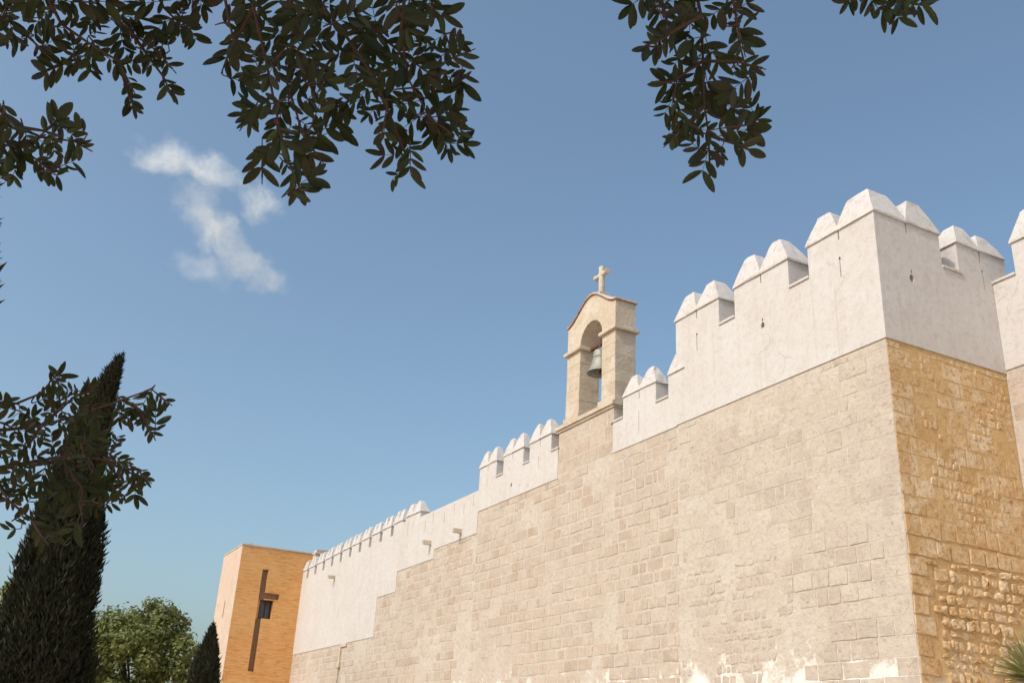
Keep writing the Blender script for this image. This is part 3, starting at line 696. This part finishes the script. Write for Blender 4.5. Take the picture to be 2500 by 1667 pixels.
# ================================================================== broad trees in the distance
def broad(loc, H, R, label, seed, nclump=60, leaves=190, ls=.18):
    rng = random.Random(seed); t = empty('broad_tree', loc, label, 'tree', 'broad-leaved trees in the distance')
    w = MB(); limbs = []
    w.tube([(0,0,-.2),(.05,0,H*.25),(.0,.08,H*.42)], .20, .14, 8)
    cl = []
    for i in range(nclump):
        while True:
            v = Vector((rng.uniform(-1,1), rng.uniform(-1,1), rng.uniform(-1,1)))
            if .35 < v.length < 1: break
        hz = H*.62 + v.z*H*.36
        wide = R*(1 - .45*max(0, v.z))
        cl.append(Vector((v.x*wide, v.y*wide, hz)))
    for c_ in cl[:26]: w.tube([(0,.05,H*.40), (c_.x*.45+rng.uniform(-.2,.2), c_.y*.45, H*.40+(c_.z-H*.40)*.6), tuple(c_)], .07, .015, 5)
    tr = w.build('trunk', M['bark'], t)
    b = MB()
    for c_ in cl:
        cr_ = rng.uniform(.30,.62)*R/2.4
        for _ in range(leaves):
            v = Vector((rng.gauss(0,1), rng.gauss(0,1), rng.gauss(0,.8))).normalized()*cr_*rng.uniform(.5,1.08)
            p = c_ + v; n_ = (v.normalized() + Vector((rng.uniform(-.8,.8), rng.uniform(-.8,.8), rng.uniform(0,1)))).normalized()
            a = n_.cross(Vector((rng.uniform(-1,1), rng.uniform(-1,1), rng.uniform(-1,1)))).normalized(); c2 = n_.cross(a); s = ls*rng.uniform(.6,1.25)
            b.add([p-a*s*.5, p+c2*s*.32, p+a*s*.5, p-c2*s*.32], [(0,1,2,3)])
    b.build('crown', M['leaf_far'], t, fix=False)
P = ground_at(325, 1667, 44.0); broad(P, 7.1, 2.9, 'broad sunlit green tree between the tall cypress and the small one', 21, 120)
P = ground_at(5, 1667, 42.0); broad(P, 7.2, 2.2, 'sunlit green tree at the left edge behind the tall cypress', 22, 46)

# ================================================================== yucca by the side wall
P = at(2525, 1650, 15.0); base = Vector((P.x, P.y, 0)); hz = P.z
yt = empty('yucca_tree', base, 'spiky grey-green yucca heads in front of the golden side wall at lower right', 'plant')
m = MB(); m.tube([(0,0,-.1),(.05,.02,1.2),(0,0,hz-.15)], .13, .09, 9); m.tube([(.02,.01,1.3),(-.25,-.25,2.0),(-.42,-.42,hz-.75)], .09, .07, 8); m.build('trunk', M['bark'], yt)
rng = random.Random(4)
for hd, nb, L in ((Vector((0,0,hz-.05)), 620, .68), (Vector((-.46,-.50,hz-.62)), 360, .60)):
    b = MB()
    for _ in range(nb):
        th = rng.uniform(0, 2*math.pi); el = rng.uniform(-.7, 1.5)
        d = Vector((math.cos(th)*math.cos(el), math.sin(th)*math.cos(el), math.sin(el))); l = L*rng.uniform(.75,1.08)
        sd = d.cross(Vector((0,0,1)) + d.orthogonal()*.2).normalized(); up = sd.cross(d); wv = rng.uniform(.008,.016)
        p0 = hd + d*.04; p1 = hd + d*l*.5; p2 = hd + d*l + Vector((0,0,-.06*rng.random()))
        b.add([p0-sd*wv, p0+sd*wv, p1+sd*wv*1.1+up*.004, p1-sd*wv*1.1+up*.004, p2], [(0,1,2,3),(3,2,4)])
    b.build('leaf_head', M['yucca'], yt, 'stuff', fix=False)
# ================================================================== foreground trees with pinnate leaves
S = 1/0.9408                                    # outlines were read off a 2352 px wide view
def inside(poly, x, y):
    c = False; j = len(poly)-1
    for i in range(len(poly)):
        (xi, yi), (xj, yj) = poly[i], poly[j]
        if (yi > y) != (yj > y) and x < (xj-xi)*(y-yi)/(yj-yi) + xi: c = not c
        j = i
    return c
LEAFV = []
rng = random.Random(77)
for v in range(8):                              # unit leaflet: along +X, face to +Z
    wid = rng.uniform(.30, .48); fold = rng.uniform(.03,.10); droop = rng.uniform(-.05,.22); skew = rng.uniform(-.04,.04)
    vs = [(0,0,0)]; st = [(.10,.45),(.28,.86),(.52,1.0),(.76,.80),(.92,.42)]
    for t, w in st:
        zc = -droop*t*t; y = wid/2*w
        vs += [(t, y+skew*t, zc+fold*w), (t, skew*t, zc), (t, -y+skew*t, zc+fold*w)]
    vs.append((1, skew, -droop)); n = len(st)
    fs = [(0,2,1),(0,3,2)]
    for i in range(n-1):
        a = 1+3*i; fs += [(a,a+1,a+4,a+3),(a+1,a+2,a+5,a+4)]
    a = 1+3*(n-1); fs += [(a,a+1,a+3),(a+1,a+2,a+3)]
    LEAFV.append((vs, fs))
LEAFM = []
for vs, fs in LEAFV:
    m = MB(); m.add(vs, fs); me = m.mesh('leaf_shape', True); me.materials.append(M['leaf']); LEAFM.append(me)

def spray(cl, rng):
    """grow compound leaves along the stems of one cluster; returns stems (3D), twig paths, leaflets"""
    poly = [(x*S, y*S) for x, y in cl['poly']]; D = cl['dist']; ll = cl['leaf']
    xs = [p[0] for p in poly]; ys = [p[1] for p in poly]
    cell = 9; cov = set()
    stems3 = []; pts = []
    for st in cl['stems']:
        d0 = D + rng.uniform(-.12, .12); path = []
        for i in range(len(st)-1):
            (x0,y0),(x1,y1) = st[i], st[i+1]; k = max(2, int(math.hypot(x1-x0,y1-y0)/16))
            for j in range(k):
                f = j/k; x, y = x0+(x1-x0)*f, y0+(y1-y0)*f; dd = d0 - .03*(i+f)
                path.append((x,y,dd)); 
                if y > -20 or x > -20: pts.append((x, y, dd, math.atan2(y1-y0, x1-x0), (i+f)/(len(st)-1)))
        path.append((*st[-1], d0 - .03*len(st)))
        stems3.append([at(*q) for q in path])
    twigs, leaves = [], []
    cells_ = set((cx_, cy_) for cx_ in range(0, int(max(xs)//cell)+1) for cy_ in range(0, int(max(ys)//cell)+1) if inside(poly, (cx_+.5)*cell, (cy_+.5)*cell))
    want = cl.get('cover', .75); total = max(1, len(cells_)); tries = 0
    ends = [(*st[-1], math.atan2(st[-1][1]-st[-2][1], st[-1][0]-st[-2][0])) for st in cl['stems']]
    open_ = list(cells_)
    while tries < 14000:
        tries += 1
        force = tries <= len(ends)
        if force:
            tx, ty, ang = ends[tries-1]
        else:
            if tries % 40 == 0:
                open_ = [c_ for c_ in cells_ if c_ not in cov]
                if len(open_) < (1-want)*total: break
            cx_, cy_ = rng.choice(open_); tx, ty = (cx_+.5)*cell, (cy_+.5)*cell
        sx, sy, sdp, sang, sf = min(pts, key=lambda q: (q[0]-tx)**2 + (q[1]-ty)**2 + rng.random()*900)
        if not force:
            ang = math.atan2(ty-sy, tx-sx) if math.hypot(tx-sx, ty-sy) > 14 else sang
            ang += rng.gauss(0, .55)
        npair = rng.choice((2,3,3,4,4)); sp = ll*rng.uniform(.34,.46); bend = rng.uniform(-.25,.25)
        sc = rng.uniform(.68,1.2)*(0.55 if rng.random() < cl.get('young', .06) else 1)
        step = sp*sc; L1 = ll*rng.uniform(.25,.5)*sc; half = (L1 + step*npair + ll*.35) if force else (L1 + step*npair*.6)*rng.uniform(.5,1.1)
        bx, by = tx - math.cos(ang)*half, ty - math.sin(ang)*half
        off = math.hypot(bx-sx, by-sy)
        dep = sdp + rng.uniform(-.16,.16)*D/2.3; slope = rng.uniform(-.45,.45)
        rach = []; lf = []; x, y, a = bx, by, ang
        rach.append((x,y,dep))
        x += math.cos(a)*L1; y += math.sin(a)*L1
        for i in range(npair):
            rach.append((x, y, dep + slope*(len(rach))*.02))
            for sgn in (-1, 1):
                if rng.random() < .06: continue
                la = a + sgn*rng.uniform(.7,1.15)
                le = ll*sc*rng.uniform(.78,1.12)*(.8 if i == 0 else 1)
                lf.append((x, y, rach[-1][2] + rng.uniform(-.01,.01), la, le))
            a += bend*.5; x += math.cos(a)*step; y += math.sin(a)*step
        if rng.random() < .6: lf.append((x-math.cos(a)*step, y-math.sin(a)*step, rach[-1][2], a+rng.uniform(-.2,.2), ll*sc*.95))
        bad = 0; newc = set()
        for (x, y, dd, la, le) in lf:
            tx2, ty2 = x+math.cos(la)*le, y+math.sin(la)*le
            if ty2 > 0 and tx2 > 0 and not inside(poly, tx2, ty2): bad += 1
            for f in (.25,.45,.65,.85):
                for s_ in (-.1, .1): newc.add((int((x+math.cos(la)*le*f - math.sin(la)*le*s_)//cell), int((y+math.sin(la)*le*f + math.cos(la)*le*s_)//cell)))
        if not force:
            if bad > cl.get('slack', 0) + (2 if rng.random() < .3 else 0) or not lf: continue
            if len(newc - cov)/len(newc) < cl.get('fresh', .42): continue
        cov |= newc
        mid = [(sx, sy, sdp), ((sx+bx)/2 + rng.uniform(-6,6), (sy+by)/2 + rng.uniform(-6,6), (sdp+dep)/2)]
        if off > 6: twigs.append(([at(*q) for q in mid + rach[:1]], .0022*D/2.3, .0013*D/2.3))
        twigs.append(([at(*q) for q in rach], .0013*D/2.3, .0006*D/2.3))
        for (x, y, dd, la, le) in lf:
            p = at(x, y, dd); v = (p - CAM).normalized()
            d = (RIGHT*math.cos(la) - UP*math.sin(la) + v*rng.uniform(-.45,.45) + Vector((0,0,-.12))).normalized()
            nn = (-v + Vector((0,0,1))*rng.uniform(-.2,.7) + Vector((rng.uniform(-1,1),rng.uniform(-1,1),rng.uniform(-1,1)))*.42)
            nn = (nn - d*nn.dot(d)).normalized()
            if rng.random() < .6: nn = -nn
            sz = le*dd/FPX
            mx = Matrix((d, nn.cross(d), nn)).transposed().to_4x4() @ Matrix.Diagonal((sz, sz*rng.uniform(.85,1.1), sz, 1))
            mx.translation = p
            leaves.append((mx, rng.randrange(8), sz/dd))
    return stems3, twigs, leaves
def carob(root, label, clusters, trunk_top, trunk_r, crownspec, seed):
    rng = random.Random(seed); t = empty('carob_tree', root, label, 'tree', None)
    m = MB(); tt = Vector(trunk_top)
    m.tube([Vector(root)+Vector((0,0,-.2)), Vector(root)*.6+tt*.4+Vector((.1,-.08,0)), tt], trunk_r, trunk_r*.7, 12); child(m.build('trunk', M['bark'], smooth=True), t)
    data = []
    for cl in clusters:
        st, tw, lv = spray(cl, rng)
        m = MB()
        for s_, s2 in zip(st, cl['stems']):
            a = s_[0]; k = max(1, len(s_)//10)
            o_ = (s_[0] - s_[1]).normalized(); g1 = a + o_*.25; g2 = g1 + o_*.45 + (tt - g1)*.12
            if s2[0][0] <= 0 or s2[0][1] <= 0: m.tube([tt - Vector((0,0,.2)), tt*.75 + g2*.25 + Vector((0,0,.1)), tt*.35 + g2*.65, g2, g1, a], .05, .0045*cl['dist']/2.3, 6)
            m.tube(s_, .0042*cl['dist']/2.3, .0012*cl['dist']/2.3, 5)
        for path, r0, r1 in tw: m.tube(path, r0, r1, 4)
        br = child(m.build('branch', M['twig'], fix=False), t)
        data += [(l[2], l, br) for l in lv]
    data.sort(key=lambda q: -q[0]); rest = MB(); n = 0
    for s_, (mx, v, _), br in data:
        q = proj(mx.translation)
        if n < 300 and q and 0 <= q[0] <= 2500 and 0 <= q[1] <= 1667:
            o = bpy.data.objects.new('leaf', LEAFM[v]); COL.objects.link(o); o.parent = br; o.matrix_basis = mx; n += 1   # branch mesh sits in world coordinates
        else: rest.add([mx @ Vector(p) for p in LEAFV[v][0]], LEAFV[v][1])
    # the crown outside the picture that keeps these sprays in shade
    for c, rad, cnt in crownspec:
        for _ in range(cnt):
            while True:
                v = Vector((rng.uniform(-1,1), rng.uniform(-1,1), rng.uniform(-1,1)))
                if v.length < 1: break
            p = Vector(c) + Vector((v.x*rad[0], v.y*rad[1], v.z*rad[2])); q = proj(p)
            if (p - CAM).length < .7: continue
            if q and -110 < q[0] < 2610 and -110 < q[1] < 1780: continue
            d = Vector((rng.uniform(-1,1), rng.uniform(-1,1), rng.uniform(-.8,.3))).normalized(); nn = Vector((rng.uniform(-.7,.7), rng.uniform(-.7,.7), 1)); nn = (nn - d*nn.dot(d)).normalized()
            s_ = rng.uniform(.06,.10); a = d*s_; b_ = nn.cross(d)*s_*.26
            rest.add([p, p+a*.5+b_, p+a, p+a*.5-b_], [(0,1,2,3)])
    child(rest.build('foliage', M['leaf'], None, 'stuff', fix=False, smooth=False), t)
    print('leaves', label[:30], len(data))
    return t
centre = dict(dist=2.3, leaf=53, n=430, reach=110, fresh=.40, slack=0, poly=[(480,-80),(500,0),(540,90),(480,150),(490,180),(540,190),(530,230),(545,260),(520,300),(560,330),(565,400),(600,460),(660,420),(700,450),(742,470),(760,430),(748,412),(787,405),(765,370),(778,325),(750,310),(775,290),(762,262),(782,240),(800,270),(800,320),(832,350),(835,395),(880,385),(893,425),(930,400),(988,418),(992,380),(1055,385),(1062,340),(1085,330),(1127,352),(1122,300),(1085,270),(1115,262),(1085,240),(1095,195),(1050,225),(1052,185),(1078,165),(1132,187),(1115,130),(1135,82),(1075,95),(1070,55),(1010,40),(1055,10),(1055,-80)],
    stems=[[(600,-60),(619,20),(646,133),(666,232),(686,332),(699,385),(745,492)], [(760,-60),(775,0),(832,73),(881,139),(908,186),(945,260),(928,360)], [(990,-60),(987,0),(977,83),(1000,200),(1050,290),(1110,330)], [(1040,-60),(1057,20),(1093,99),(1107,143),(1160,120)], [(690,-60),(720,40),(760,130),(790,220)], [(540,-60),(560,60),(590,150)], [(908,186),(960,300),(1000,400)], [(686,332),(640,400),(640,450)], [(720,40),(700,200),(740,330),(790,400)], [(1050,290),(1090,360)], [(832,73),(900,60),(990,140),(1080,200)], [(619,20),(560,130),(540,180)], [(666,232),(610,280),(585,320)]])
left_top = dict(dist=2.6, leaf=45, n=230, reach=95, fresh=.38, poly=[(-80,-80),(-80,110),(0,118),(85,122),(55,182),(130,168),(160,195),(212,208),(240,182),(285,210),(288,240),(322,282),(335,240),(312,222),(345,212),(332,192),(372,190),(408,247),(408,218),(382,197),(412,188),(392,160),(432,165),(412,130),(445,135),(432,100),(468,102),(445,65),(480,75),(520,0),(520,-80)],
    stems=[[(60,-60),(120,0),(150,60),(215,105),(290,150),(330,230)], [(200,-60),(240,10),(320,80),(390,130),(430,180)], [(360,-60),(400,20),(450,70),(480,90)], [(-60,20),(20,50),(90,110),(130,150)], [(480,-60),(470,10)], [(215,105),(150,160),(80,185)], [(290,150),(310,220),(335,285)], [(320,80),(400,190),(425,250)]])
left_mid = dict(dist=2.5, leaf=46, n=74, reach=70, fresh=.45, slack=1, poly=[(-80,200),(25,215),(12,250),(50,252),(78,262),(70,300),(110,290),(150,238),(170,262),(172,290),(205,293),(198,318),(228,318),(205,342),(234,382),(200,352),(172,348),(152,335),(162,390),(188,416),(150,412),(128,434),(118,392),(82,362),(60,402),(0,418),(-80,400)],
    stems=[[(-60,250),(0,270),(40,310),(100,335),(180,345),(225,370)], [(-60,360),(20,355),(90,390),(140,430)], [(40,310),(110,320),(165,270)]])
right = dict(dist=2.25, leaf=54, n=190, reach=105, fresh=.40, slack=0, poly=[(1425,-80),(1425,0),(1462,5),(1460,45),(1490,70),(1438,120),(1470,128),(1490,95),(1473,150),(1500,170),(1478,190),(1490,212),(1515,192),(1508,240),(1530,235),(1508,300),(1555,320),(1503,325),(1518,355),(1560,352),(1590,342),(1610,372),(1640,378),(1625,432),(1642,402),(1652,375),(1688,382),(1682,352),(1702,352),(1720,322),(1772,367),(1745,330),(1768,308),(1742,300),(1755,280),(1818,282),(1765,262),(1735,270),(1765,215),(1722,200),(1732,140),(1778,168),(1778,148),(1742,130),(1758,82),(1725,100),(1722,62),(1752,45),(1722,30),(1710,-80)],
    stems=[[(1690,-60),(1712,40),(1716,150),(1720,260),(1730,330),(1733,462)], [(1600,-60),(1630,60),(1660,160),(1640,260)], [(1780,-60),(1800,60),(1820,140)], [(1720,260),(1790,310),(1860,300)], [(1716,150),(1760,220),(1800,280)], [(1716,150),(1640,200),(1590,200)], [(1720,260),(1660,320),(1620,360)], [(1712,40),(1620,90),(1560,120)], [(1716,150),(1800,150),(1870,170)], [(1730,330),(1790,350),(1860,380)]])
far_right = dict(dist=2.3, leaf=44, n=34, reach=60, fresh=.35, slack=1, poly=[(1930,-80),(1933,5),(1948,22),(1980,15),(1967,62),(2012,35),(2035,42),(2047,78),(2062,42),(2070,80),(2084,45),(2110,55),(2120,15),(2185,3),(2190,-80)],
    stems=[[(2120,-60),(2130,-10),(2160,20)], [(2190,-60),(2195,0),(2210,30)], [(2080,-60),(2085,0)]])
low = dict(cover=.86, dist=4.2, leaf=34, n=430, reach=85, fresh=.36, slack=0, young=.02, poly=[(-80,880),(0,893),(18,920),(5,938),(12,958),(40,938),(88,905),(92,890),(100,920),(108,870),(135,840),(148,880),(172,862),(187,890),(228,888),(215,920),(240,900),(270,925),(290,900),(318,902),(350,872),(370,908),(406,940),(385,935),(350,960),(366,1025),(338,990),(308,978),(285,982),(300,1030),(280,1020),(280,1062),(312,1058),(364,1070),(345,1092),(358,1108),(320,1143),(290,1132),(290,1170),(260,1150),(250,1180),(200,1200),(150,1215),(128,1240),(110,1268),(98,1235),(80,1242),(62,1195),(10,1252),(40,1172),(0,1160),(-80,1180)],
    stems=[[(-60,1060),(0,1050),(100,1040),(200,1010),(300,975),(370,950),(420,990)], [(-60,1150),(60,1130),(150,1115),(250,1120),(330,1140),(370,1180)], [(-60,980),(40,985),(100,960),(145,905)], [(-60,1230),(20,1220),(80,1270),(118,1330)], [(100,1040),(180,970),(240,950)], [(150,1115),(200,1190),(200,1270)], [(300,975),(340,1000),(380,1075)], [(200,1010),(220,960),(215,920)], [(100,1040),(60,1100),(20,1180)], [(250,1120),(330,1160),(345,1200)], [(145,905),(150,890)]])
cen = at(900, 200, 2.3); lft = at(150, 80, 2.6)
specs = []
for c in (at(620, 150, 2.3), at(980, 150, 2.3), at(1690, 150, 2.25), at(2150, 0, 2.3), at(150, 80, 2.6), at(80, 330, 2.5)):
    specs += [(c + SUN*1.25, (.75,.75,.6), 1500), (c + SUN*2.2, (1.1,1.1,.9), 2200)]
root1 = CAM + Vector((-.45,-.89,0))*3.4 + Vector((.9,-.45,0))*1.2; root1.z = 0
carob(root1, 'dark leafy tree whose pinnate branches hang across the top of the picture', [centre, left_top, left_mid, right, far_right], (root1.x+.2, root1.y+.3, 3.4), .26, specs, 31)
root2 = CAM + Vector((-.88,-.47,0))*5.2; root2.z = 0
lc = at(150, 1080, 4.2)
carob(root2, 'leafy tree reaching in from the left in front of the tall cypress', [low], (root2.x, root2.y+.2, 3.0), .17, [(lc + SUN*1.2, (.8,.8,.6), 2200), (lc + SUN*2.2, (1.1,1.1,.9), 2600)], 32)

# ================================================================== cloud
cc = at(505*S, 505*S, 1100)
u = 1100/FPX*S                                   # metres for one view pixel at that distance
m = MB(); m.box(-230*u, 230*u, -215*u, 215*u, -75*u, 75*u)
cl = m.build('cloud', None); cl.matrix_world = Matrix.Translation(cc) @ C2W.to_4x4(); tag(cl, 'small wispy white cloud in the blue sky', None, None, 'structure')
cm = bpy.data.materials.new('thin cloud'); cm.use_nodes = True; n_, l_ = cm.node_tree.nodes, cm.node_tree.links
n_.remove(n_['Principled BSDF']); tc = n_.new('ShaderNodeTexCoord')
def cmath(op, a, b=0.0, clamp=False):
    k = n_.new('ShaderNodeMath'); k.operation = op; k.use_clamp = clamp
    for s_, v in ((k.inputs[0], a), (k.inputs[1], b)):
        if isinstance(v, (int,float)): s_.default_value = v
        else: l_.new(v, s_)
    return k.outputs[0]
# warped coordinates so that no blob keeps a smooth outline
nz = n_.new('ShaderNodeTexNoise'); nz.inputs['Scale'].default_value = 1/(60*u); nz.inputs['Detail'].default_value = 5; nz.inputs['Roughness'].default_value = .6
l_.new(tc.outputs['Object'], nz.inputs['Vector'])
sub = n_.new('ShaderNodeVectorMath'); sub.operation = 'SUBTRACT'; l_.new(nz.outputs['Color'], sub.inputs[0]); sub.inputs[1].default_value = (.5,.5,.5)
scl = n_.new('ShaderNodeVectorMath'); scl.operation = 'SCALE'; l_.new(sub.outputs[0], scl.inputs[0]); scl.inputs['Scale'].default_value = 130*u
wv = n_.new('ShaderNodeVectorMath'); wv.operation = 'ADD'; l_.new(tc.outputs['Object'], wv.inputs[0]); l_.new(scl.outputs[0], wv.inputs[1])
mask = None
for bx, by, rx, ry, an, wt in ((395,372,95,46,-8,1.0),(480,400,85,40,-20,.95),(592,470,45,52,-55,.75),(455,465,60,60,-40,.45),(505,535,100,52,-48,1.1),(560,600,80,46,-25,.9),(610,640,52,30,0,.6),(470,610,70,45,-20,.35)):
    mp = n_.new('ShaderNodeMapping'); mp.vector_type = 'TEXTURE'
    mp.inputs['Location'].default_value = ((bx-505)*u, -(by-505)*u, 0); mp.inputs['Rotation'].default_value = (0,0,R_(an)); mp.inputs['Scale'].default_value = (rx*u, ry*u, 52*u)
    l_.new(wv.outputs[0], mp.inputs['Vector'])
    ln = n_.new('ShaderNodeVectorMath'); ln.operation = 'LENGTH'; l_.new(mp.outputs[0], ln.inputs[0])
    v = cmath('MULTIPLY', cmath('SUBTRACT', 1.0, ln.outputs['Value'], True), wt)
    mask = v if mask is None else cmath('MAXIMUM', mask, v)
n2 = n_.new('ShaderNodeTexNoise'); n2.inputs['Scale'].default_value = 1/(30*u); n2.inputs['Detail'].default_value = 9; n2.inputs['Roughness'].default_value = .68; n2.inputs['Distortion'].default_value = .6
l_.new(wv.outputs[0], n2.inputs['Vector'])
den = cmath('MULTIPLY', mask, cmath('MULTIPLY', cmath('SUBTRACT', n2.outputs['Fac'], .36), 3.0, True))
den = cmath('MULTIPLY', den, 0.085)
pv = n_.new('ShaderNodeVolumePrincipled'); pv.inputs['Color'].default_value = (1,1,1,1); pv.inputs['Anisotropy'].default_value = 0.0
l_.new(den, pv.inputs['Density']); l_.new(pv.outputs[0], n_['Material Output'].inputs['Volume'])
cl.data.materials.append(cm)
